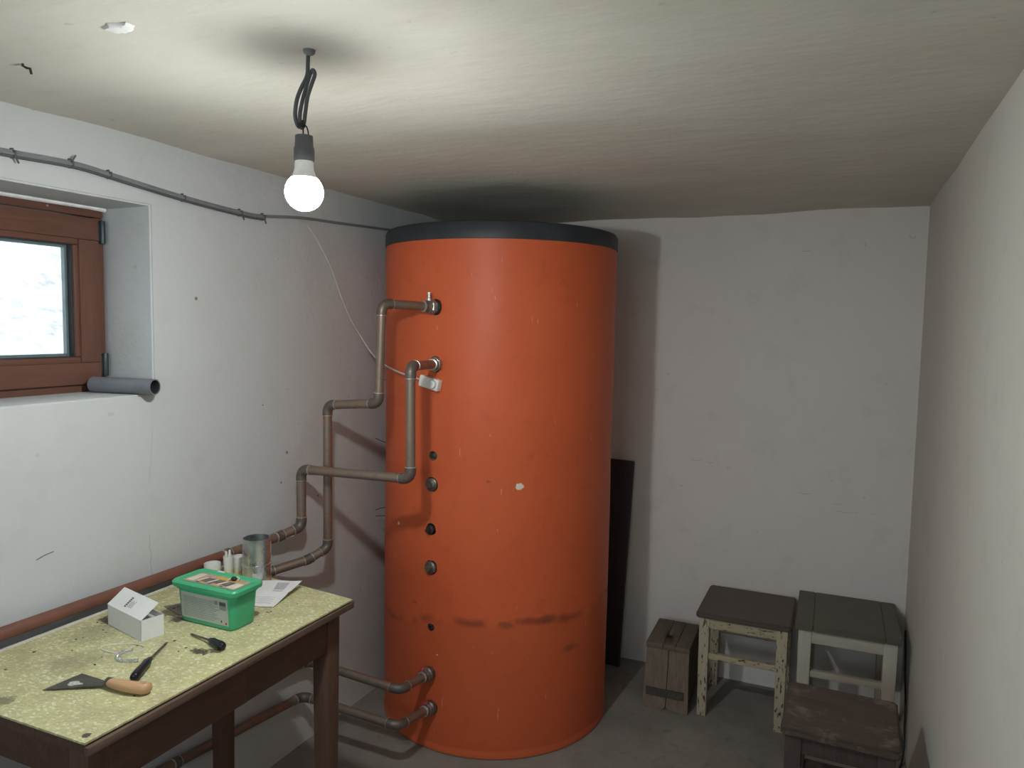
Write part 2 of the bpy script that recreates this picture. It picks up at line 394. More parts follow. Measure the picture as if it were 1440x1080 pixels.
# ceiling: a gently wavy slab
bm = new(); nx, ny = 34, 60
g = [[None]*(ny+1) for _ in range(nx+1)]
for i in range(nx+1):
    for j in range(ny+1):
        x = LX-.05+(RX-LX+.1)*i/nx; y = FY-.05+(BY-FY+.1)*j/ny
        g[i][j] = bm.verts.new((x, y, CH+.010*fractal((x, y, 0), 1.7)+.005*fractal((x, y, 3), 5)))
fs = [bm.faces.new((g[i][j], g[i][j+1], g[i+1][j+1], g[i+1][j])) for i in range(nx) for j in range(ny)]
ext = bmesh.ops.extrude_face_region(bm, geom=fs)
for v in ext['geom']:
    if isinstance(v, bmesh.types.BMVert): v.co.z = CH+.15
ceiling = obj('ceiling', bm, M['ceiling'], kind='structure', angle=60)
def slab(name, c, s, mat): 
    b = new(); add_box(b, c, s); return obj(name, b, mat, kind='structure')
wall_back = slab('wall_back', ((LX+RX)/2, BY+TK/2, CH/2+.05), (RX-LX+2*TK, TK, CH+.1), M['wall_back'])
wall_right = slab('wall_right', (RX+TK/2, (BY+FY)/2, CH/2+.05), (TK, BY-FY, CH+.1), M['wall_right'])
DX0, DX1, DZ0, DZ1 = -1.50, .10, 1.20, 1.92  # opening added in the unseen front wall to let in soft fill
b = new()
for x0, x1, z0, z1 in ((LX-TK, DX0, 0, CH+.1), (DX1, RX+TK, 0, CH+.1), (DX0, DX1, DZ1, CH+.1), (DX0, DX1, 0, DZ0)): add_box(b, ((x0+x1)/2, FY-TK/2, (z0+z1)/2), (x1-x0, TK, z1-z0))
obj('wall_front', b, M['wall_right'], kind='structure')
slab('ground_outside', ((DX0+DX1)/2, FY-TK-2, 1.05), (6.0, 4.0, .12), M['earth'])
# left wall with the window opening, reveal edges rounded
bm = new()
def ring(x, y0, y1, z0, z1): return [bm.verts.new((x, y, z)) for y, z in ((y0, z0), (y1, z0), (y1, z1), (y0, z1))]
oi, oo = ring(LX, FY, BY, 0, CH+.1), ring(LX-TK, FY, BY, 0, CH+.1)
hi_, ho = ring(LX, WY0, WY1, WZ0, WZ1), ring(LX-TK, WY0, WY1+.01, WZ0, WZ1)
for k in range(4):
    k2 = (k+1) % 4
    bm.faces.new((oi[k], oi[k2], hi_[k2], hi_[k])); bm.faces.new((oo[k], oo[k2], ho[k2], ho[k]))
    bm.faces.new((hi_[k], hi_[k2], ho[k2], ho[k])); bm.faces.new((oi[k], oi[k2], oo[k2], oo[k]))
es = [e for e in bm.edges if all(v in hi_ for v in e.verts)]
bmesh.ops.bevel(bm, geom=es, offset=.005, segments=2, affect='EDGES')
wall_left = obj('wall_left', bm, M['wall_left'], kind='structure')
# small marks that have relief of their own
def streak(parent, name, pts, r, mat): 
    b = new(); add_tube(b, pts, r, 5); return obj(name, b, mat, parent)
def wpt(y, z): return (LX+.0004, y, z)
pts = []; yy, zz = 1.475, 1.30
for k in range(34):
    pts.append(wpt(yy, zz)); yy += random.uniform(-.005, .0055); zz -= .020
streak(wall_left, 'crack', pts[3:12], .0005, M['crack']); streak(wall_left, 'crack', pts[18:33], .0006, M['crack'])
streak(wall_left, 'scratch', [wpt(1.135, .957), wpt(1.155, .963), wpt(1.178, .966)], .0013, M['scar'])
for y, z, r in ((1.63, 1.598, .006), (2.015, 1.085, .006), (1.985, .985, .004), (1.90, 1.26, .003), (2.18, .90, .004), (2.25, .80, .004), (1.19, 1.80, .003)):
    b = new(); add_lathe(b, [(r, -.001), (r*.8, .0012), (0, .0016)], (LX, y, z), (1, 0, 0), 7); obj('chip', b, M['scar'], wall_left)
for x, z, l_ in ((-.60, .96, .05), (-.53, .955, .03), (-.15, .86, .05), (.0, .80, .08), (-.02, .83, .04), (-.18, 1.86, .03), (.12, .805, .02)):
    b = new(); add_tube(b, [(x, BY-.0003, z), (x+l_*.5, BY-.0003, z-.003), (x+l_, BY-.0003, z+.002)], .0008, 5); obj('scratch', b, M['scar_pale'], wall_back)
b = new(); add_lathe(b, [(.030, .002), (.024, -.002), (.012, -.0035), (0, -.003)], (0, 0, 0), (0, 0, 1), 22)
for v in b.verts:
    k = 1+.45*fractal((3*math.cos(math.atan2(v.co.y, v.co.x)), 3*math.sin(math.atan2(v.co.y, v.co.x)), 2), 1.0)
    v.co = Vector((-1.124+v.co.x*k, .900+v.co.y*.6*k, CH+v.co.z*(1+.5*fractal(v.co, 90))))
obj('filler_patch', b, M['patch'], ceiling)
# ------------------------------------------------------------------ window
win = bpy.data.objects.new('window_1', None); COL.objects.link(win); win['kind'] = 'structure'; win.location = (-1.92, (WY0+WY1)/2, WZ0)
oy, oz = -(WY0+WY1)/2, -WZ0
def wframe(name, y0, y1, z0, z1, wd, x0, x1, parent=win, bevel=.004):
    out = []
    for nm, (a, b_, c_, d) in (('head', (y0, y1, z1-wd, z1)), ('foot', (y0, y1, z0, z0+wd)), ('left', (y0, y0+wd, z0+wd, z1-wd)), ('right', (y1-wd, y1, z0+wd, z1-wd))):
        b = new(); add_box(b, ((x0+x1)/2, (a+b_)/2+oy, (c_+d)/2+oz), (x1-x0, b_-a, d-c_), bevel=bevel)
        out.append(obj(name, b, M['frame_brown'] if nm in ('head', 'foot') else M['frame_brown_v'], parent))
    return out
wframe('window_frame', WY0, WY1, WZ0-.003, WZ1+.003, .030, -.07, -.008)
wframe('sash_rail', WY0+.024, WY1-.026, WZ0+.022, WZ1-.032, .060, -.065, .008)
wframe('glazing_bead', WY0+.080, WY1-.082, WZ0+.080, WZ1-.090, .018, -.045, .003, bevel=.006)
wframe_g = wframe('gasket', WY0+.095, WY1-.098, WZ0+.096, WZ1-.106, .004, -.02, -.002, bevel=0)
for o in wframe_g: o.data.materials[0] = M['gasket']
sp = wframe('glazing_spacer', WY0+.094, WY1-.096, WZ0+.095, WZ1-.105, .012, -.036, -.022, bevel=0)
for o in sp: o.data.materials[0] = M['spacer']
for xg in (-.020, -.040):
    b = new(); add_box(b, (xg, (WY0+WY1)/2+oy, (WZ0+WZ1)/2+oz), (.003, WY1-WY0-.17, WZ1-WZ0-.18)); obj('pane', b, M['glass'], win)
for z in (1.405, 1.775):
    b = new(); add_lathe(b, [(.007, -.032), (.008, -.028), (.008, .028), (.007, .032)], (.004, WY1-.012+oy, z+oz), (0, 0, 1), 10)
    add_box(b, (0, WY1-.022+oy, z+oz), (.006, .02, .05)); obj('hinge', b, M['hinge'], win)
b = new(); add_tube(b, [(.001, WY0+oy, WZ1-.002+oz), (.003, WY0+.3+oy, WZ1-.004+oz), (.001, WY1-.05+oy, WZ1-.002+oz), (.002, WY1+oy, WZ1-.004+oz)], .006, 6); obj('sealant', b, M['patch'], win)
fill_win = bpy.data.objects.new('added_fill_window', None); COL.objects.link(fill_win); fill_win['kind'] = 'structure'; fill_win.location = ((DX0+DX1)/2, FY-TK+.06, (DZ0+DZ1)/2)  # invented window, out of view, added to brighten the back wall
for nm, c, sz in (('window_frame', (0, 0, (DZ1-DZ0)/2-.03), (DX1-DX0, .07, .06)), ('window_frame', (0, 0, -(DZ1-DZ0)/2+.03), (DX1-DX0, .07, .06)), ('window_frame', (-(DX1-DX0)/2+.03, 0, 0), (.06, .07, DZ1-DZ0-.12)), ('window_frame', ((DX1-DX0)/2-.03, 0, 0), (.06, .07, DZ1-DZ0-.12)), ('fill_mullion', (0, 0, 0), (.06, .07, DZ1-DZ0-.12))):
    b = new(); add_box(b, c, sz, bevel=.004); obj(nm, b, M['frame_brown_v'], fill_win)
for sx in (-1, 1):
    b = new(); add_box(b, (sx*(DX1-DX0-.06)/4, 0, 0), ((DX1-DX0-.12-.06)/2, .004, DZ1-DZ0-.12)); obj('pane', b, M['glass'], fill_win)
# ground outside, rising away from the window
bm = new(); nx, ny = 40, 44; g = []
for i in range(nx+1):
    row = []
    for j in range(ny+1):
        x = LX-TK-.02-5.5*i/nx; y = -2.5+8*j/ny; d = (LX-TK-x)
        z = .98+.26*d+.09*d*d+.09*fractal((x, y, 1), 1.4)+.05*fractal((x, y, 5), 4)+.02*fractal((x, y, 9), 11)
        row.append(bm.verts.new((x, y, min(z, 5.0))))
    g.append(row)
for i in range(nx):
    for j in range(ny): bm.faces.new((g[i][j], g[i+1][j], g[i+1][j+1], g[i][j+1]))
bank = obj('rubble_bank', bm, M['earth'], kind='structure', angle=80)
rocks = []
for k in range(4):
    b = new(); bmesh.ops.create_icosphere(b, subdivisions=1, radius=1)
    for v in b.verts: v.co *= 1+.35*fractal(v.co+Vector((k*7, 0, 0)), 1.3)
    me = bpy.data.meshes.new('stone'); b.to_mesh(me); b.free(); me.materials.append(M['stone']); rocks.append(me)
for k in range(70):
    d = .6+2.6*random.random(); x = LX-TK-d; y = .75+random.uniform(-.2, .7)*(1+d*.5)
    z = .98+.26*d+.09*d*d+.09*fractal((x, y, 1), 1.4)+.05*fractal((x, y, 5), 4)
    o = bpy.data.objects.new('stone', rocks[k % 4]); COL.objects.link(o); o.parent = bank; s = random.uniform(.02, .065)
    o.location = (x, y, z+s*.1); o.scale = (s*1.3, s, s*.7); o.rotation_euler = (random.random(), random.random(), random.random()*6)

# ------------------------------------------------------------------ hot water tank
TX, TY, TR = -1.256, 2.703, .45
tank = thing('hot_water_tank', 'tall orange cylindrical hot water tank with dark grey top rim', 'tank', (TX, TY, 0))
bm = new(); add_lathe(bm, [(TR-.012, .0), (TR+.002, .004), (TR+.002, .022), (TR-.0005, .028), (TR, .034)] + [(TR, .034+k*(1.828-.034)/30) for k in range(1, 31)], seg=144)
for v in bm.verts:
    r = math.hypot(v.co.x, v.co.y)
    if r > .1 and .05 < v.co.z < 1.8:
        th_ = math.atan2(v.co.y, v.co.x); dr = .0025*fractal((math.cos(th_)*2, math.sin(th_)*2, v.co.z*2.2), 1.5)
        if abs(th_-math.radians(-150)) < .3: dr += .004*fractal((0, 0, v.co.z), 7)
        k = (r+dr)/r; v.co.x *= k; v.co.y *= k
jacket = obj('jacket', bm, [M['jacket'], M['foam']], tank)
def tpos(deg, z, r=TR): a = math.radians(deg); return Vector((math.cos(a)*r, math.sin(a)*r, z)), Vector((math.cos(a), math.sin(a), 0))
PORTS = [(-95.7, 1.075, .017), (-96.4, .973, .027), (-96.6, .812, .022), (-96.4, .674, .027), (-96.1, .456, .014)]
cut = []
for deg, z, r in PORTS:
    p, d = tpos(deg, z, TR-.03); b = new(); u, v = frame_of(d); lo_, hi2 = [], []
    for k in range(14):
        a = 2*PI*k/14; rr = r*(1+.16*fractal((k*1.7, z*9, 0), 1.1))
        e = (u*math.cos(a)+v*math.sin(a))*rr; lo_.append(b.verts.new(p+e)); hi2.append(b.verts.new(p+e+d*.06))
    b.faces.new(lo_[::-1]); b.faces.new(hi2)
    for k in range(14): b.faces.new((lo_[k], lo_[(k+1) % 14], hi2[(k+1) % 14], hi2[k]))
    c = obj('cutter', b, [M['jacket'], M['foam']], tank)
    for f in c.data.polygons: f.material_index = 1
    cut.append(c)
boolean_cut(jacket, cut)
bm = bmesh.new(); bm.from_mesh(jacket.data)
for f in bm.faces: f.smooth = True
for e in bm.edges:
    if len(e.link_faces) == 2 and (e.link_faces[0].material_index != e.link_faces[1].material_index or e.calc_face_angle(0) > .6): e.smooth = False
bm.to_mesh(jacket.data); bm.free()
bm = new(); add_lathe(bm, [(TR-.02, 1.822), (TR+.003, 1.826), (TR+.004, 1.832), (TR+.003, 1.872), (TR-.004, 1.884), (TR-.018, 1.888), (.2, 1.889), (0, 1.889)], seg=128); obj('top_rim', bm, M['lid_black'], tank, label='dark grey plastic top rim of the tank')
def nutted(name, deg, z, prof, mat, hexr=None, hexz=(0, 0), parent=tank, seg=18):
    p, d = tpos(deg, z); b = new(); add_lathe(b, prof, p, d, seg)
    o = obj(name, b, mat, parent)
    if hexr:
        b = new(); add_lathe(b, [(hexr*.93, hexz[0]), (hexr, hexz[0]+.002), (hexr, hexz[1]-.002), (hexr*.9, hexz[1])], p, d, 6); obj('hex_head', b, mat, o)
    return o
nutted('port_plug', -95.7, 1.075, [(.013, -.03), (.013, -.014), (.009, -.012), (0, -.011)], M['old_steel'])
nutted('port_plug', -96.4, .973, [(.024, -.03), (.024, .004), (.020, .007), (.0205, .010), (.016, .013), (0, .0135)], M['old_steel'], .012, (.012, .024))
nutted('port_plug', -96.9, .810, [(.0165, -.03), (.0165, .005), (.013, .009), (0, .0095)], M['dark_iron'], .009, (.009, .022))
nutted('port_plug', -96.4, .674, [(.0235, -.03), (.0235, .006), (.021, .009), (.016, .011), (0, .0115)], M['old_steel'], .013, (.010, .024))
nutted('port_plug', -96.1, .456, [(.012, -.03), (.012, .003), (.0075, .004), (.007, -.006), (0, -.007)], M['dark_iron'])
for z, dz in ((1.06, .02), (.80, -.01), (.765, .0), (1.31, .01)):   # bits of seam wire at the left of the jacket
    p, d = tpos(-152, z); b = new(); add_tube(b, [p-d*.004, p+d*.012+Vector((-.005, -.008, dz*.4)), p+d*.022+Vector((-.01, -.02, dz))], .0014, 5); obj('seam_hook', b, M['dark_iron'], tank)

# ------------------------------------------------------------------ copper pipework
def fillet(a, b, c, r, n=8):
    a, b, c = Vector(a), Vector(b), Vector(c); d1 = (a-b).normalized(); d2 = (c-b).normalized()
    ang = d1.angle(d2); t = min(r/math.tan(ang/2), (a-b).length*.48, (c-b).length*.48); p, q = b+d1*t, b+d2*t
    rr = t*math.tan(ang/2); cen = b+(d1+d2).normalized()*(rr/math.sin(ang/2)); out = []
    v0, v1 = p-cen, q-cen; tot = v0.angle(v1); ax = v0.cross(v1).normalized()
    for k in range(n+1): out.append(cen + Matrix.Rotation(tot*k/n, 3, ax) @ v0)
    return p, q, d1, d2, out
def pipe(root, pts, r=.0150, bend=.026, painted=(), collar=True):
    pts = [Vector(p) for p in pts]; ends = [pts[0]]; sk = .012
    for i in range(1, len(pts)-1):
        p, q, d1, d2, arc = fillet(pts[i-1], pts[i], pts[i+1], bend)
        b = new(); add_tube(b, [p+d1*sk]+arc+[q+d2*sk], r*1.13, 16); obj('elbow', b, M['copper_elbow'], root)
        for c, d in ((p+d1*sk, d1), (q+d2*sk, d2)):
            b = new(); add_lathe(b, [(r*1.02, -.0015), (r*1.19, -.0008), (r*1.19, .0008), (r*1.02, .0018)], c, d, 16); obj('solder_ring', b, M['solder'], root)
        ends += [p, q]
    ends.append(pts[-1])
    for k in range(0, len(ends), 2):
        b = new(); n = max(2, int((ends[k+1]-ends[k]).length/.05)); add_tube(b, [ends[k].lerp(ends[k+1], j/n) for j in range(n+1)], r, 16)
        obj('pipe_section', b, M['pipe_paint'] if k//2 in painted else M['copper'], root)
def fitting(root, p, d, rf=.0285, red=False, hexa=True, long=.05):
    d = Vector(d).normalized(); p = Vector(p)
    b = new(); add_lathe(b, [(rf*.6, -.012), (rf, -.004), (rf, .003), (rf*.92, .006), (rf*.6, .007)], p, d, 20); obj('port_collar', b, M['dark_iron'], root)
    b = new(); add_lathe(b, [(.022, .004), (.0262, .007), (.0262, .022), (.022, .026)], p, d, 6 if hexa else 18); obj('union_nut', b, M['bright_steel'] if hexa else M['old_steel'], root)
    b = new(); add_lathe(b, [(.020, .022), (.0215, .026), (.0215, .036), (.019, .038), (.0195, long-.004), (.0165, long)], p, d, 18); obj('pipe_adapter', b, M['copper_elbow'], root)
    for q_ in (.031, long-.001):
        b = new(); add_lathe(b, [(.0165, q_-.002), (.0222 if q_ < .035 else .0198, q_-.001), (.0222 if q_ < .035 else .0198, q_+.001), (.015, q_+.003)], p, d, 18); obj('solder_ring', b, M['solder'], root)
    if red:
        b = new(); u = Vector((-.75, 0, .66)); c = p+d*.018
        add_lathe(b, [(.014, .012), (.017, .016), (.015, .024), (.009, .029), (0, .030)], c, u+d*.2, 9); obj('sealing_blob', b, M['hemp_red'], root, label='red sealing compound at the tank joint')
PZ = 1.538
pA = thing('copper_pipe', 'upper copper pipe zigzagging from the topmost tank connection down the wall', 'pipe', (0, 0, 0))
sA = Vector((-1.297, 2.257, .056+PZ))
a1 = Vector((-1.392, 2.07, .062+PZ))
pipe(pA, [sA, a1, (-1.403, 2.07, -.268+PZ), (-1.612, 2.07, -.285+PZ), (-1.612, 2.07, -.785+PZ), (-1.640, 2.00, -.812+PZ), (-1.706, 1.88, -.83+PZ), (-1.716, 1.60, -.835+PZ), (-1.716, .30, -.835+PZ)], painted=(7, 8))
fitting(pA, sA, a1-sA)
b = new(); q = sA.lerp(a1, .13); add_lathe(b, [(.010, .018), (.010, .028), (.006, .030), (.006, .040), (.0075, .041), (.0075, .048), (0, .049)], q, (0, 0, 1), 12); obj('air_vent', b, M['solder'], pA, label='small bright air vent on top of the joint')
pB = thing('copper_pipe', 'copper pipe from the second tank connection, dropping then running along the left wall', 'pipe', (0, 0, 0))
sB = Vector((-1.292, 2.256, -.141+PZ)); b1 = Vector((-1.238, 2.0, -.135+PZ))
pipe(pB, [sB, b1, (-1.235, 2.0, -.492+PZ), (-1.668, 2.0, -.502+PZ), (-1.668, 2.0, -.700+PZ), (-1.695, 1.92, -.718+PZ), (-1.708, 1.70, -.720+PZ), (-1.708, .30, -.712+PZ)], painted=(6,), r=.0155)
fitting(pB, sB, b1-sB)
pC = thing('copper_pipe', 'upper of two low copper pipes entering the tank near the floor', 'pipe', (0, 0, 0))
sC = Vector((-1.306, 2.257, -1.251+PZ)); c1 = Vector((-1.322, 2.085, -1.242+PZ))
pipe(pC, [sC, c1, (-1.712, 2.085, -1.22+PZ), (-1.712, 1.2, -1.13+PZ), (-1.712, .3, -1.05+PZ)], painted=(3,), bend=.03)
fitting(pC, sC, c1-sC, rf=.024, red=True, hexa=False)
pD = thing('copper_pipe', 'lowest copper pipe from tank base bending along wall beneath the table', 'pipe', (0, 0, 0))
sD = Vector((-1.298, 2.256, -1.377+PZ)); d1_ = Vector((-1.312, 2.055, -1.352+PZ))
pipe(pD, [sD, d1_, (-1.712, 2.055, -1.337+PZ), (-1.712, 1.5, -1.282+PZ), (-1.712, .3, -1.16+PZ)], bend=.03)
fitting(pD, sD, d1_-sD, rf=.027, red=True, hexa=False)

# ------------------------------------------------------------------ temperature sensor on the tank with its thin cable
p, d = tpos(-96.5, 1.332, TR+.012)
sens = thing('thermostat_box', 'small white thermostat box with round dial on the orange tank', 'thermostat', (TX+p.x, TY+p.y, 1.332), math.radians(-96.5+90))
R_ = Matrix.Rotation(math.radians(12), 3, 'Y')
b = new(); add_box(b, (0, 0, 0), (.082, .024, .040), rot=R_, bevel=.004); obj('housing', b, M['sensor'], sens)
b = new(); add_lathe(b, [(.0155, .010), (.0155, .017), (.013, .019), (0, .0195)], R_ @ Vector((.016, 0, 0)), (0, -1, 0), 20); obj('dial', b, M['sensor_dial'], sens)
b = new(); add_lathe(b, [(.0155, .0115), (.0172, .0118), (.0172, .0126), (.0155, .0128)], R_ @ Vector((.016, 0, 0)), (0, -1, 0), 20); obj('dial_ring', b, M['label_line'], sens)
b = new(); add_lathe(b, [(.007, .011), (.007, .0135), (.0055, .014), (0, .014)], R_ @ Vector((-.015, 0, 0)), (0, -1, 0), 14); obj('button', b, M['sensor_dial'], sens)
inv = Matrix.Rotation(-math.radians(-6.5), 3, 'Z')
def ls(x, y, z): return inv @ (Vector((x, y, z))-Vector((TX+p.x, TY+p.y, 1.332)))
def smooth_path(P, n=8):
    P = [Vector(q) for q in P]; out = []
    for i in range(len(P)-1):
        p0, p1, p2, p3 = P[max(i-1, 0)], P[i], P[i+1], P[min(i+2, len(P)-1)]
        for k in range(n):
            t = k/n; out.append(.5*((2*p1)+(p2-p0)*t+(2*p0-5*p1+4*p2-p3)*t*t+(3*p1-p0-3*p2+p3)*t**3))
    return out+[P[-1]]
cab = [ls(*q) for q in ((-1.734, 2.08, 1.882), (-1.734, 2.13, 1.862), (-1.734, 2.237, 1.75), (-1.734, 2.31, 1.63), (-1.73, 2.365, 1.545), (-1.715, 2.42, 1.47), (-1.66, 2.40, 1.42), (-1.56, 2.33, 1.385), (-1.44, 2.262, 1.36), (-1.348, 2.244, 1.342))]
b = new(); add_tube(b, smooth_path(cab), .0030, 8); obj('cable', b, M['cable_white'], sens, label='thin off-white cable hanging from the wall')

# ------------------------------------------------------------------ cable bundle on the left wall
cb = thing('cable_bundle', 'grey cables clipped along left wall above the window, running behind the tank', 'cable', (0, 0, 0))
main = [(.55, .352), (.80, .357), (1.085, .364), (1.253, .369), (1.359, .361), (1.59, .341), (1.81, .330), (1.90, .331), (2.08, .350), (2.30, .36), (2.63, .376), (2.75, .38)]
for dz, dx, r, mt, e in ((.004, 0, .0048, 'cable_grey', 12), (-.006, .002, .0044, 'cable_dark', 8), (-.001, .007, .0036, 'cable_grey', 8)):
    b = new(); add_tube(b, smooth_path([(LX+.007+dx, y, z+dz+PZ) for y, z in main[:e]]), r, 8); obj('cable', b, M[mt], cb)
for y, z in ((1.108, .364), (1.246, .369), (1.349, .362), (1.582, .341), (1.80, .330), (1.90, .331)):
    b = new(); add_box(b, (LX+.009, y, z+PZ-.001), (.019, .005, .018), bevel=.002); add_lathe(b, [(.0028, -.004), (.0028, .004), (0, .005)], (LX+.004, y, z+PZ+.011), (1, 0, 0), 8); obj('clip', b, M['cable_dark'], cb)
for y, z, s in ((1.108, .364, -1), (1.803, .330, -1), (1.90, .331, -1), (1.246, .372, 1)):
    b = new(); add_tube(b, [(LX+.008, y, z+PZ), (LX+.014, y+.004, z+PZ+s*.011), (LX+.012, y+.010, z+PZ+s*.019)], .0022, 6); obj('cable_tie', b, M['cable_dark'], cb)

# ------------------------------------------------------------------ hanging bulb
BX, BYY = -.905, 1.097
lamp = thing('hanging_bulb', 'lit bare bulb in a grey lampholder hanging from the ceiling by looped cord', 'lamp', (BX, BYY, CH))
def lz(z): return z+PZ-CH
b = new(); add_lathe(b, [(.011, .004), (.010, -.003), (.006, -.006), (.004, -.007)], (.009, .004, 0), (0, 0, 1), 14); obj('ceiling_boss', b, M['cable_grey'], lamp)
cp = []
for k, (zx, zy) in enumerate(((418, 172), (414, 240), (410, 300), (385, 360), (366, 420), (358, 490), (370, 535), (392, 522), (402, 470), (416, 400), (440, 335), (450, 298), (438, 274), (424, 292), (408, 350), (392, 420), (381, 480), (379, 525), (388, 545))):
    u = (zx-397)*.00038; dpt = .004*math.sin(k*1.1); cp.append((u*.913-dpt*.4, u*.408+dpt*.9, min(0, lz(.332+(576-zy)*.00038))))
b = new(); add_tube(b, smooth_path(cp, 6), .0036, 8); obj('cord', b, M['cable_dark'], lamp)
b = new(); add_lathe(b, [(.0065, -.006), (.0075, 0), (.0065, .006)], (-.006, 0, lz(.352)), (0, 0, 1), 10); obj('cord_tie', b, M['cable_black'], lamp)
for s in (-1, 1):
    b = new(); add_tube(b, smooth_path([(-.004, 0, lz(.352)), (.002+s*.004, 0, lz(.346)), (.004+s*.006, 0, lz(.332)), (.003+s*.005, 0, lz(.322))], 5), .0014, 6); obj('wire', b, M['cable_black'], lamp)
b = new(); add_lathe(b, [(.014, lz(.330)), (.0155, lz(.331)), (.0165, lz(.312)), (.018, lz(.309)), (.0185, lz(.290)), (.0175, lz(.286)), (.010, lz(.286))], (0, 0, 0), (0, 0, 1), 24); obj('lampholder', b, M['socket'], lamp)
bc, br, ca_, cb_ = .232, .0340, math.radians(92), math.radians(136)
b = new(); add_lathe(b, [(.014, lz(.288)), (.0162, lz(.286)), (.0170, lz(.272)), (.0205, lz(.262)), (br*math.sin(cb_)+.0003, lz(bc)-br*math.cos(cb_))], (0, 0, 0), (0, 0, 1), 28); obj('bulb_collar', b, M['bulb_neck'], lamp)
b = new(); add_lathe(b, [(br*math.sin(a), lz(bc)-br*math.cos(a)) for a in [ca_*k/14 for k in range(15)]], (0, 0, 0), (0, 0, 1), 28, False); obj('globe', b, M['bulb'], lamp, label='glowing white globe of the bulb')
b = new(); add_lathe(b, [(br*math.sin(a), lz(bc)-br*math.cos(a)) for a in [ca_+(cb_-ca_)*k/6 for k in range(7)]], (0, 0, 0), (0, 0, 1), 28, False); obj('globe_shoulder', b, M['bulb_shoulder'], lamp)
b = new(); add_tube(b, [(-1.446, .948, CH+.01), (-1.446, .948, CH-.006), (-1.440, .951, CH-.010), (-1.434, .954, CH-.011), (-1.432, .955, CH-.021)], .0024, 7)
tag(obj('ceiling_hook', b, M['dark_iron']), 'small bent nail hook in the ceiling near the left wall', 'hook')

# ------------------------------------------------------------------ work table (origin on floor below the front right corner of the top)
TZ = .787
OX, OYY = -1.19, 1.635
table = thing('work_table', 'dark brown wooden table with a yellow speckled laminate top along the left wall', 'table', (OX, OYY, 0))
poly = [(0, -.002), (-.505, .055), (-.505, -.79), (-.004, -.782)]
b = new(); add_prism(b, poly, TZ-.004, TZ); obj('laminate_top', b, M['laminate'], table, smooth=False)
b = new(); add_prism(b, [(-.006, -.006), (-.503, .047), (-.503, -.786), (-.007, -.779)], TZ-.024, TZ-.0045); obj('tabletop', b, M['table_wood'], table, smooth=False)
b = new(); add_box(b, (-.002, -.392, TZ-.0165), (.011, .780, .017), bevel=.003); obj('front_lipping', b, M['table_edge'], table)
b = new(); add_prism(b, [(.002, -.004), (.002, .003), (-.505, .058), (-.505, .051)], TZ-.025, TZ-.006); obj('end_lipping', b, M['table_edge'], table, smooth=False)
b = new(); add_box(b, (-.508, -.37, TZ-.003), (.008, .84, .014), bevel=.002); obj('back_strip', b, M['white_strip'], table)
ZA = .661
def tleg(x, y):
    b = new(); add_box(b, (x, y, (TZ-.024)/2), (.052, .052, TZ-.024), taper=(.78, .78), bevel=.003); obj('leg', b, M['table_leg_wood'], table)
for x, y in ((-.052, -.048), (-.445, -.028), (-.052, -.735), (-.445, -.735)): tleg(x, y)
zc, zh = (ZA+TZ-.024)/2, TZ-.024-ZA
b = new(); add_box(b, (-.040, -.216, zc), (.022, .29, zh), bevel=.002); obj('front_rail', b, M['table_wood'], table)
b = new(); add_box(b, (-.036, -.541, zc), (.022, .352, zh-.004), bevel=.002); obj('drawer_front', b, M['table_wood'], table)
b = new(); add_box(b, (-.25, -.730, zc), (.34, .022, zh), bevel=.002); obj('end_rail', b, M['table_wood'], table)
b = new(); add_box(b, (-.25, -.040, zc), (.34, .022, zh), bevel=.002); obj('end_rail', b, M['table_wood'], table)
b = new(); add_box(b, (-.455, -.38, zc), (.022, .65, zh), bevel=.002); obj('back_rail', b, M['table_wood'], table)

# ------------------------------------------------------------------ things on the table
# green tub
tub = thing('plastic_tub', 'green rectangular plastic tub with closed lid and pale label on the table', 'tub', (-1.401, 1.364, TZ), 0)
bm = new(); rows = []
for (sx, sy, z) in ((.082, .034, 0), (.086, .038, .002), (.088, .040, .008), (.093, .044, .078), (.097, .047, .079), (.097, .047, .088)):
    rows.append([bm.verts.new((x, y, z)) for x, y in rrect(-sx, -sy, sx, sy, .016)])
for A, B in zip(rows, rows[1:]):
    for k in range(len(A)): bm.faces.new((A[k], A[(k+1) % len(A)], B[(k+1) % len(A)], B[k]))
bm.faces.new(rows[0][::-1]); bm.faces.new(rows[-1]); obj('tub_body', bm, M['tub'], tub)
bm = new(); rows = []
for (sx, sy, z, rr) in ((.101, .050, .084, .016), (.105, .053, .085, .018), (.106, .054, .094, .018), (.103, .051, .0975, .017), (.094, .043, .0975, .013), (.090, .040, .0945, .012)):
    rows.append([bm.verts.new((x, y, z)) for x, y in rrect(-sx, -sy, sx, sy, rr)])
for A, B in zip(rows, rows[1:]):
    for k in range(len(A)): bm.faces.new((A[k], A[(k+1) % len(A)], B[(k+1) % len(A)], B[k]))
bm.faces.new(rows[0][::-1]); bm.faces.new(rows[-1]); lid = obj('lid', bm, M['tub_lid'], tub)
b = new(); add_prism(b, rrect(-.083, -.030, .083, .030, .004, 2), .0945, .0950); lab = obj('lid_label', b, M['lid_tan'], lid, smooth=False)
def strip(parent, name, x0, x1, y0, y1, z, mat, th_=.0003, sk=0):
    b = new(); add_prism(b, [(x0, y0), (x1, y0), (x1+sk, y1), (x0+sk, y1)], z, z+th_); return obj(name, b, mat, parent, smooth=False)
for k in range(9):
    x = -.050+k*.011; strip(tub, 'lid_print', x, x+.006+.002*(k % 3), -.020+.003*(k % 2), .008, .0950, M['label_dark' if k % 3 else 'lid_pale'], sk=.008)
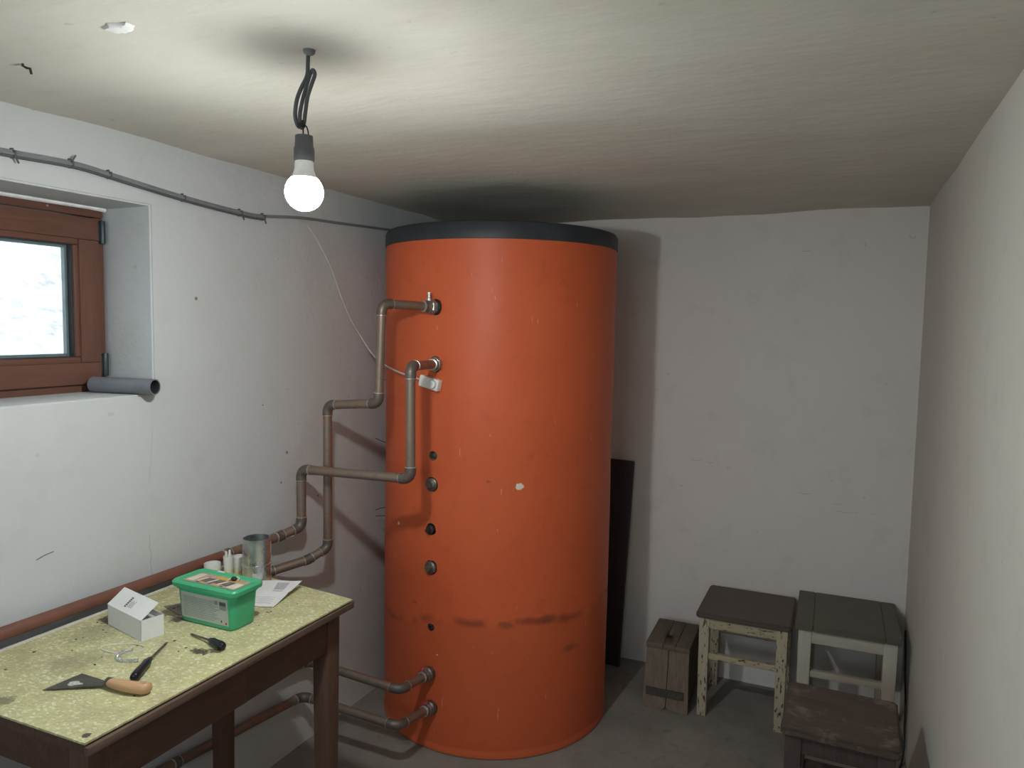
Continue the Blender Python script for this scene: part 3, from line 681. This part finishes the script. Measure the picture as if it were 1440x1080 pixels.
strip(tub, 'lid_print', -.02, .055, .012, .026, .0950, M['lid_yellow']); strip(tub, 'lid_print', -.078, -.056, -.024, .024, .0950, M['lid_pale']); strip(tub, 'lid_print', .054, .080, -.026, .008, .0950, M['lid_pale'])
for k in range(5): strip(tub, 'lid_print', -.045+k*.019, -.035+k*.019, -.027, -.022, .0950, M['lid_yellow' if k % 2 else 'label_dark'])
b = new(); add_box(b, (-.034, .0465, .0985), (.022, .006, .003), bevel=.001); obj('lid_tab', b, M['cup'], lid)
# front label: plane leaning with the front wall
def on_front(u, v):   # u along x, v = height on front wall
    t = (v-.008)/.07; return Vector((u, -(.040+.004*t)-.0006, v))
def front_patch(name, u0, u1, v0, v1, mat, off=0):
    b = new(); q = [on_front(u, v)+Vector((0, -off, 0)) for u, v in ((u0, v0), (u1, v0), (u1, v1), (u0, v1))]
    A = [b.verts.new(p_) for p_ in q]; B = [b.verts.new(p_+Vector((0, .0006, 0))) for p_ in q]
    b.faces.new(A); b.faces.new(B[::-1])
    for k in range(4): b.faces.new((A[k], B[k], B[(k+1) % 4], A[(k+1) % 4]))
    return obj(name, b, mat, tub, smooth=False)
front_patch('label', -.076, .076, .012, .074, M['label_grey'])
for k in range(13): front_patch('label_line', -.068, .030+.022*((k*7 % 5)/5), .018+k*.0038, .0193+k*.0038, M['label_line'], .0003)
front_patch('bar_code', .050, .070, .048, .068, M['label_line'], .0003); front_patch('bar_code', .050, .070, .058, .066, M['label_dark'], .0005)
front_patch('label_emblem', .034, .044, .058, .068, M['label_line'], .0003); front_patch('label_mark', .052, .056, .018, .023, M['label_dark'], .0003); front_patch('label_mark', .066, .071, .015, .020, M['hemp_red'], .0003)
tub.scale = (1, 1, 1.07)
# scrap on the lid
sc = thing('wire_scrap', 'small black and white scrap of wire lying on the green tub lid', 'scrap', (-1.363, 1.381, TZ+.1019), .3)
b = new(); add_tube(b, smooth_path([(-.012, -.008, .003), (-.011, .004, .004), (-.004, .008, .004), (.004, .006, .008), (.010, .008, .004), (.012, -.006, .003)], 5), .0020, 6); obj('white_wire', b, M['lid_pale'], sc)
b = new(); bmesh.ops.create_icosphere(b, subdivisions=2, radius=1)
for v in b.verts: v.co = Vector((v.co.x*.008, v.co.y*.006, .0062+v.co.z*.0055))*(1)
obj('black_knot', b, M['cable_black'], sc)
# white box with half open lid
a = math.atan2(1.196-1.231, -1.46+1.613)
box = thing('card_box', 'small open white cardboard box with printed lid on the table', 'box', (-1.463, 1.192, TZ), a)
L_, W_, H_ = .162, .055, .050; t_ = .001
for c, s in (((-L_/2, t_/2, H_/2), (L_, t_, H_)), ((-L_/2, W_-t_/2, H_/2), (L_, t_, H_)), ((-t_/2, W_/2, H_/2), (t_, W_, H_)), ((-L_+t_/2, W_/2, H_/2), (t_, W_, H_))):
    b = new(); add_box(b, c, s); obj('side', b, M['card'], box)
b = new(); add_box(b, (-L_/2, W_/2, t_/2), (L_-.002, W_-.002, t_)); obj('bottom', b, M['card_in'], box)
b = new(); add_box(b, (-L_/2, W_/2, H_-.014), (L_-.004, W_-.004, .001)); obj('inner_flap', b, M['card_in'], box)
tl = math.radians(36)
LM = Matrix.Translation((0, 0, H_)) @ Matrix.Rotation(tl, 4, 'X')
b = new(); add_prism(b, [(.001, 0), (.001, .053), (-L_-.001, .053), (-L_-.001, 0)], 0, .001, LM); bl = obj('lid', b, M['card'], box, smooth=False)
def lid_mark(x0, x1, y0, y1, mt):
    b = new(); add_prism(b, [(x0, y0), (x1, y0), (x1, y1), (x0, y1)], .001, .0013, LM); obj('print', b, M[mt], bl, smooth=False)
for k in range(6): lid_mark(-.100+.0, -.092, .012+k*.0048, .0155+k*.0048, 'label_dark')
for k in range(4): lid_mark(-.087+k*.005, -.085+k*.005, .014, .030+.004*(k % 2), 'label_line')
# two screwdrivers
def screwdriver(label, hx, hy, ex, ey, tx_, ty_, hl, rad):
    dx, dy = tx_-hx, ty_-hy; t = thing('screwdriver', label, 'screwdriver', (hx, hy, TZ), math.atan2(dy, dx), 'screwdrivers on the table')
    total = math.hypot(dx, dy); zc = rad
    b = new(); prof = [(0, 0), (rad*.55, .001), (rad*.85, .004), (rad*.97, .010), (rad, hl*.3), (rad*.86, hl*.62), (rad*.95, hl*.80), (rad*.70, hl*.9), (rad*.62, hl)]
    add_lathe(b, prof, (0, 0, zc), (1, 0, 0), 20)
    for v in b.verts:                                          # fluted grip
        an = math.atan2(v.co.y, v.co.z-zc); k = 1-.07*(.5+.5*math.cos(an*6)); v.co.y *= k; v.co.z = zc+(v.co.z-zc)*k
    obj('handle', b, M['black_plastic'], t)
    b = new(); add_tube(b, [(hl-.004, 0, zc), (total-.012, 0, zc*.42)], .0026, 10); obj('shaft', b, M['shaft'], t)
    b = new(); add_box(b, (total-.006, 0, zc*.40), (.014, .0058, .0016), taper=None, bevel=.0004); obj('tip', b, M['shaft'], t)
screwdriver('longer black handled screwdriver lying beside the curled white wire', -1.307, 1.044, 0, 0, -1.401, 1.209, .088, .0105)
screwdriver('shorter black handled screwdriver lying in front of the green tub', -1.256, 1.240, 0, 0, -1.388, 1.269, .056, .0100)
# scraper
scr = thing('paint_scraper', 'paint scraper with dark steel blade and wooden handle on the table', 'scraper', (-1.340, 1.008, TZ), math.atan2(.018, .10))
ca, sa = math.cos(-math.atan2(.018, .10)), math.sin(-math.atan2(.018, .10))
def sl(x, y): x, y = x+1.340, y-1.008; return (x*ca-y*sa, x*sa+y*ca)
bp = [sl(-1.440, .942), sl(-1.342, 1.001), (.012, -.005), (.012, .006), sl(-1.350, 1.016), sl(-1.385, 1.020), sl(-1.436, 1.024)]
b = new(); add_prism(b, bp, .0015, .0028)
for v in b.verts: v.co.z += max(0, (v.co.x+.09))*.06
obj('blade', b, M['blade'], scr, smooth=False)
b = new(); cx_, cy_ = sl(-1.405, .985)
b2 = [(cx_+.016*math.cos(a_)*(1+.35*math.sin(a_*3+1)), cy_+.009*math.sin(a_)*(1+.3*math.cos(a_*4))) for a_ in [2*PI*k/14 for k in range(14)]]
add_prism(b, b2, .0032, .0036)
for v in b.verts: v.co.z += max(0, (v.co.x+.09))*.06
obj('sticker', b, M['sticker'], scr, smooth=False)
b = new(); hl = .098; prof = [(.0, 0), (.0085, .0005), (.0095, .006), (.0105, .02), (.0118, .045), (.0128, .07), (.0135, .085), (.0115, .094), (.006, .098), (0, .0985)]
add_lathe(b, prof, (.006, 0, .0135), (1, 0, 0), 20)
for v in b.verts: v.co.y *= 1.05; v.co.y += .006*math.sin((v.co.x-.006)/hl*PI)*-1; v.co.z = .0128+(v.co.z-.0135)*.92
obj('handle', b, M['beech'], scr)
b = new(); add_lathe(b, [(.0085, -.004), (.0095, -.003), (.0095, .006), (.0088, .007)], (.006, 0, .0128), (1, 0, 0), 18); obj('ferrule', b, M['blade'], scr)
b = new(); add_lathe(b, [(.0045, .0), (.005, .0004), (.004, .0008), (0, .0008)], (.092, -.003, .0248), (0, 0, 1), 10); obj('hanging_hole', b, M['lid_tan'], scr)
# curled wire with a beaded spiral end
wr = thing('curled_wire', 'thin white wire loop with a coiled bright end lying on the table', 'wire', (-1.45, 1.13, TZ))
b = new(); lp = [(-.0185+.048*math.cos(a_)*1.0, .018+.026*math.sin(a_)+.012*math.cos(a_), .0016+.0008*math.sin(a_*2)) for a_ in [2*PI*k/30-.6 for k in range(30)]]
add_tube(b, lp, .0012, 6); obj('loop', b, M['wire_white'], wr)
ctr = smooth_path([(.010, .022, .004), (.004, .006, .004), (.006, -.012, .004), (.018, -.026, .004), (.036, -.030, .004), (.056, -.024, .004), (.068, -.014, .004)], 8)
hel = []; n = len(ctr)
for i in range(n*6):
    f = i/6; k = min(int(f), n-2); c_ = ctr[k].lerp(ctr[k+1], f-k); tv = (ctr[k+1]-ctr[k]).normalized(); u = Vector((0, 0, 1)); v_ = tv.cross(u); ph = i*2*PI/6*.55
    hel.append(c_+(u*math.sin(ph)+v_*math.cos(ph))*.0032)
b = new(); add_tube(b, hel, .0010, 5); obj('coil', b, M['wire_steel'], wr)
# galvanised pipe collar
can = thing('metal_pipe_collar', 'galvanised steel tube collar with raised bead standing at the table corner', 'pipe collar', (-1.520, 1.628, TZ))
b = new(); R0 = .039; add_lathe(b, [(R0, 0), (R0, .052), (R0-.001, .125), (R0-.001, .128), (R0-.0025, .128), (R0-.0025, .053), (R0-.0018, .001), (R0, 0)], seg=40, closed_ends=False); obj('tube', b, M['galv'], can)
b = new(); add_tube(b, [((R0+.0005)*math.cos(2*PI*k/40), (R0+.0005)*math.sin(2*PI*k/40), .053) for k in range(40)], .0022, 8, closed=True); obj('bead', b, M['galv'], can)
b = new(); add_box(b, (R0*.80, R0*.62, .053), (.0015, .009, .122), rot=Matrix.Rotation(.66, 3, 'Z')); obj('seam', b, M['galv'], can)
# three milky plastic cups
def cup(label, x, y, r, hgt, cream, pins=False):
    t = thing('plastic_cup', label, 'cup', (x, y, TZ), 0, 'milky plastic cups behind the tub')
    b = new(); z0 = hgt*.32 if cream else 0
    add_lathe(b, [(0, z0+.001), (r*.93, z0), (r*.96, z0+.002), (r, hgt-.004), (r*.98, hgt), (r*.90, hgt), (r*.88, hgt-.008), (0, hgt-.009)], seg=24); obj('cup_body', b, M['cup'], t)
    if cream: b = new(); add_lathe(b, [(r*.86, 0), (r*.92, .002), (r*.94, z0), (0, z0+.0005)], seg=24); obj('cup_base', b, M['cup_cream'], t)
    if pins:
        for k, (dx, dy) in enumerate(((-.008, 0), (.001, .005), (.008, -.003))):
            b = new(); add_lathe(b, [(.0035, hgt-.012), (.0035, hgt+.010+.004*(k == 1)), (.0015, hgt+.013+.004*(k == 1)), (0, hgt+.014+.004*(k == 1))], (dx, dy, 0), (0, 0, 1), 10); obj('pin', b, M['cup'], t)
cup('low wide milky plastic cup, leftmost of the three behind the tub', -1.662, 1.600, .0235, .040, False)
cup('taller milky plastic cup with small pins, middle of the three', -1.634, 1.634, .0145, .056, True, True)
cup('milky plastic cup with cream base nearest the metal collar', -1.628, 1.668, .019, .047, True)
# paper leaflet draped beside the tub
pp = thing('paper_sheet', 'creased white printed paper sheet lying beside the green tub', 'paper', (-1.42, 1.57, TZ))
bm = new(); nu, nv = 14, 12
c00, c10, c11, c01 = Vector((-1.395, 1.470, .002)), Vector((-1.338, 1.492, .001)), Vector((-1.364, 1.638, .026)), Vector((-1.520, 1.600, .003))
def pat(u, v):
    p_ = c00.lerp(c10, u).lerp(c01.lerp(c11, u), v); z = p_.z + .004*math.sin(u*5)*v + .0035*max(0, .1-abs(v-.5))*10 + .0015*fractal((u*3, v*3, 0), 1.3)
    return Vector((p_.x+1.42, p_.y-1.57, max(.0008, z)))
def sheet(name, u0, u1, v0, v1, mat, off, parent, nu=12, nv=12, th_=.0004):
    b = new(); G = [[b.verts.new(pat(u0+(u1-u0)*i/nu, v0+(v1-v0)*j/nv)+Vector((0, 0, off))) for j in range(nv+1)] for i in range(nu+1)]
    fs = [b.faces.new((G[i][j], G[i+1][j], G[i+1][j+1], G[i][j+1])) for i in range(nu) for j in range(nv)]
    ex = bmesh.ops.extrude_face_region(b, geom=fs)
    for v in ex['geom']:
        if isinstance(v, bmesh.types.BMVert): v.co.z += th_
    return obj(name, b, mat, parent)
sheet('sheet', 0, 1, 0, 1, M['paper'], 0, pp, 16, 14)
sheet('printed_panel', .56, .80, .55, .92, M['paper_print'], .0004, pp, 6, 6, .0002)
for k in range(4): sheet('printed_line', .15, .75, .12+.07*k, .135+.07*k, M['paper_print'], .0004, pp, 6, 1, .0002)
b = new(); cu = []
for i in range(7):
    s_ = i/6; ang = s_*1.5; cu.append((-.085+.010*s_, .030-.016*math.sin(ang), .004+.034*s_))
G = [[b.verts.new((x+.018*j-.006*i/6*j, y+.004*j, z)) for j in (0, 1)] for i, (x, y, z) in enumerate(cu)]
fs = [b.faces.new((G[i][0], G[i][1], G[i+1][1], G[i+1][0])) for i in range(6)]
ex = bmesh.ops.extrude_face_region(b, geom=fs)
for v in ex['geom']:
    if isinstance(v, bmesh.types.BMVert): v.co.y += .0006
obj('curled_corner', b, M['paper'], pp)
# grey tin plate beside the tub
pl = thing('tin_plate', 'small grey tin plate with two holes half under the green tub', 'plate', (-1.55, 1.372, TZ), -.25)
b = new(); add_prism(b, [(-.042, -.014), (.045, -.018), (.045, .024), (-.030, .026)], .0003, .0016); obj('plate', b, M['plate'], pl, smooth=False)
for x, y in ((-.012, .010), (-.008, -.004)):
    b = new(); add_lathe(b, [(.0035, .0016), (.0035, .0019), (0, .0019)], (x, y, 0), (0, 0, 1), 10); obj('hole', b, M['cable_black'], pl)
b = new()
for k in range(34):
    x, y = random.uniform(-1.66, -1.24), random.uniform(.92, 1.58); s = random.uniform(.0009, .0022)
    if random.random() < .5: x, y = random.gauss(-1.60, .04), random.gauss(1.27, .05)
    q = bmesh.ops.create_icosphere(b, subdivisions=1, radius=s)
    for v in q['verts']: v.co = Vector((min(max(x, -1.68), -1.21)+v.co.x*1.5, y+v.co.y, TZ+s*.62+v.co.z*.6))
tag(obj('crumbs', b, M['crumb'], kind='stuff'), 'dark crumbs and grit scattered over the table top', 'crumbs')

# ------------------------------------------------------------------ pvc offcut on the sill
pv = thing('pvc_pipe_offcut', 'short grey plastic pipe offcut lying on the window sill', 'pipe', (-1.80, 1.425, WZ0+.0225), 0)
dv = Vector((.20, .035, 0)).normalized(); rO = .0215
b = new(); add_lathe(b, [(rO, -.095), (rO, .105), (rO-.003, .105), (rO-.003, -.095), (rO, -.095)], (0, 0, 0), dv, 28, closed_ends=False); obj('tube', b, M['pvc'], pv)
b = new(); add_lathe(b, [(rO-.0032, .06), (rO-.0032, .1035)], (0, 0, 0), dv, 28, closed_ends=False); obj('bore', b, M['pvc_in'], pv)

# ------------------------------------------------------------------ dark board behind the tank
bd = thing('dark_board', 'tall dark stained board leaning on the back wall behind the tank', 'board', (-.98, 3.20, 0))
b = new(); add_box(b, (0, 0, .468), (.25, .022, .936), rot=Matrix.Rotation(-.07, 3, 'X') @ Matrix.Rotation(math.radians(1.4), 3, 'Y'), bevel=.002)
zmin = min(v.co.z for v in b.verts)
for v in b.verts: v.co.z -= zmin; v.co.y += .055-.02
obj('plank', b, M['board_dark'], bd)

# ------------------------------------------------------------------ wooden step box
bk = thing('wooden_step_box', 'weathered grey wooden box stool with hand hole left of the stools', 'box stool', (-.594, 2.90, 0), math.radians(1.5))
bw0, bw1, bh, dp = .182, .166, .258, .30
def front_board(x0b, x1b, x0t, x1t, notch):
    b = new(); q = [(x0b, 0), (x1b, 0), (x1t, bh-.022), (x0t, bh-.022)]
    if notch == 1: q = [(x0b, 0), (x1b-.03, 0), (x1b-.006, .006), (x1b, .016), (x1t, bh-.022), (x0t, bh-.022)]
    if notch == 2: q = [(x0b, .012), (x0b+.02, .004), (x1b, 0), (x1t, bh-.022), (x0t, bh-.022)]
    add_prism(b, q, 0, .022, Matrix.Rotation(PI/2, 4, 'X'))
    for v in b.verts: v.co.y += .022+.045*(v.co.z/bh)
    return obj('front_board', b, M['old_wood_v'], bk, smooth=False)
front_board(-bw0/2, .001, -bw1/2-.004, .0005, 1); front_board(.004, bw0/2, .0035, bw1/2, 2)
b = new(); add_prism(b, [(-bw0/2, 0), (bw0/2, 0), (bw1/2, bh-.022), (-bw1/2, bh-.022)], 0, .022, Matrix.Rotation(PI/2, 4, 'X'))
for v in b.verts: v.co.y += dp
obj('back_board', b, M['old_wood_v'], bk, smooth=False)
for s in (-1, 1):
    b = new(); add_prism(b, [(.024, .03), (dp-.024, .03), (dp-.024, bh-.022), (.068, bh-.022)], -.009, .009, Matrix(((0, 0, 1, 0), (1, 0, 0, 0), (0, 1, 0, 0), (0, 0, 0, 1))))
    for v in b.verts: v.co.x += s*(bw0/2-.013-.008*(v.co.z/bh))
    obj('side_board', b, M['old_wood_y'], bk, smooth=False)
tops = []
for x0, x1, dz in ((-.090, -.022, .001), (-.0205, .028, 0), (.0295, .086, -.001)):
    b = new(); add_box(b, ((x0+x1)/2, .037+(dp-.037+.006)/2, bh-.011+dz), (x1-x0, dp-.037+.006, .022), bevel=.002); tops.append(obj('top_board', b, M['old_wood_y'], bk))
for o in tops[:2]:
    b = new(); add_prism(b, [(-.010+.018*math.cos(2*PI*k/14), .135+.018*math.sin(2*PI*k/14)+(.022 if 2 < k < 6 else 0)) for k in range(14)], bh-.06, bh+.06)
    c = obj('cutter', b, M['old_wood_y'], bk); boolean_cut(o, [c])
b = new(); add_box(b, (-.004, .0065, .070), (.150, .006, .030), rot=Matrix.Rotation(.0, 3, 'Y')); obj('strap', b, M['old_strap'], bk, label='dark strap across the front boards')

# ------------------------------------------------------------------ stools
def stool(name, label, x0, x1, y0, y1, hgt, leg_m, rail_m, seat_m, lw, ap, zstr, plan, seat_t=.022, over=.012, ends=False, hangs=0):
    cx_, cy_ = (x0+x1)/2, (y0+y1)/2; W, D = x1-x0, y1-y0
    t = thing(name, label, 'stool', (cx_, cy_, 0), plan, 'old wooden stools in the back right corner')
    def seatpiece(nm, a0, a1, r0, r1):
        b = new(); q = rrect(a0, -D/2, a1, D/2, .004 if ends else .012, 3); add_prism(b, q, hgt-seat_t, hgt)
        bmesh.ops.bevel(b, geom=[e for e in b.edges if abs(e.verts[0].co.z-e.verts[1].co.z) < 1e-5], offset=.0018 if ends else .005, segments=2, affect='EDGES')
        for v in b.verts: v.co.z += -.006*(abs(v.co.x)/(W/2))**4*hangs
        return obj(nm, b, seat_m, t)
    if ends:
        seatpiece('seat_end', -W/2, -W/2+.062, 1, 0); seatpiece('seat_panel', -W/2+.0627, W/2-.0527, 0, 0); seatpiece('seat_end', W/2-.052, W/2, 0, 1)
    else: seatpiece('seat', -W/2, W/2, 1, 1)
    lx, ly = W/2-over-lw/2, D/2-over-lw/2; lt = hgt-seat_t
    for sx in (-1, 1):
        for sy in (-1, 1):
            b = new(); add_box(b, (sx*lx, sy*ly, lt/2), (lw, lw, lt), taper=(.86, .86), bevel=.003); obj('leg', b, leg_m, t)
    for sy in (-1, 1):
        b = new(); add_box(b, (0, sy*(ly+lw*.12), lt-ap/2), (2*lx-lw+.004, lw*.5, ap), bevel=.002); obj('apron', b, rail_m, t)
        b = new(); add_box(b, (0, sy*ly, zstr), (2*lx-lw+.006, lw*.55, .024), bevel=.003); obj('stretcher', b, rail_m, t)
    for sx in (-1, 1):
        b = new(); add_box(b, (sx*(lx+lw*.12), 0, lt-ap/2), (lw*.5, 2*ly-lw+.004, ap), bevel=.002); obj('apron', b, rail_m, t)
    return t
stool('wooden_stool', 'cream stool with badly chipped paint and grey-brown seat beside the wooden box', -.487, -.133, 2.915, 3.265, .428, M['cream_paint'], M['cream_rail'], M['seat_brown_grey'], .040, .046, .245, 0, hangs=.8)
stool('wooden_stool', 'ivory stool with olive-grey three-piece seat nearest the right back corner', -.123, .232, 2.895, 3.285, .453, M['ivory_paint'], M['ivory_rail'], M['seat_green_grey'], .046, .050, .262, math.radians(.8), ends=True)
stool('wooden_stool', 'dark brown unpainted stool with worn seat, front of the three stools', -.111, .190, 2.128, 2.430, .440, M['stool_dark'], M['stool_dark'], M['seat_bare'], .044, .052, .20, math.radians(-1.2), seat_t=.024)
# thin black cord in the corner
b = new(); add_tube(b, smooth_path([(.262, 3.15, .40), (.262, 3.10, .34), (.262, 3.06, .27), (.262, 2.98, .19), (.262, 2.95, .11), (.262, 2.93, .05), (.250, 2.88, .006), (.22, 2.80, .005)], 6), .0035, 7)
tag(obj('black_cord', b, M['cable_black']), 'thin black cord hanging down the right wall beside the stools', 'cord')
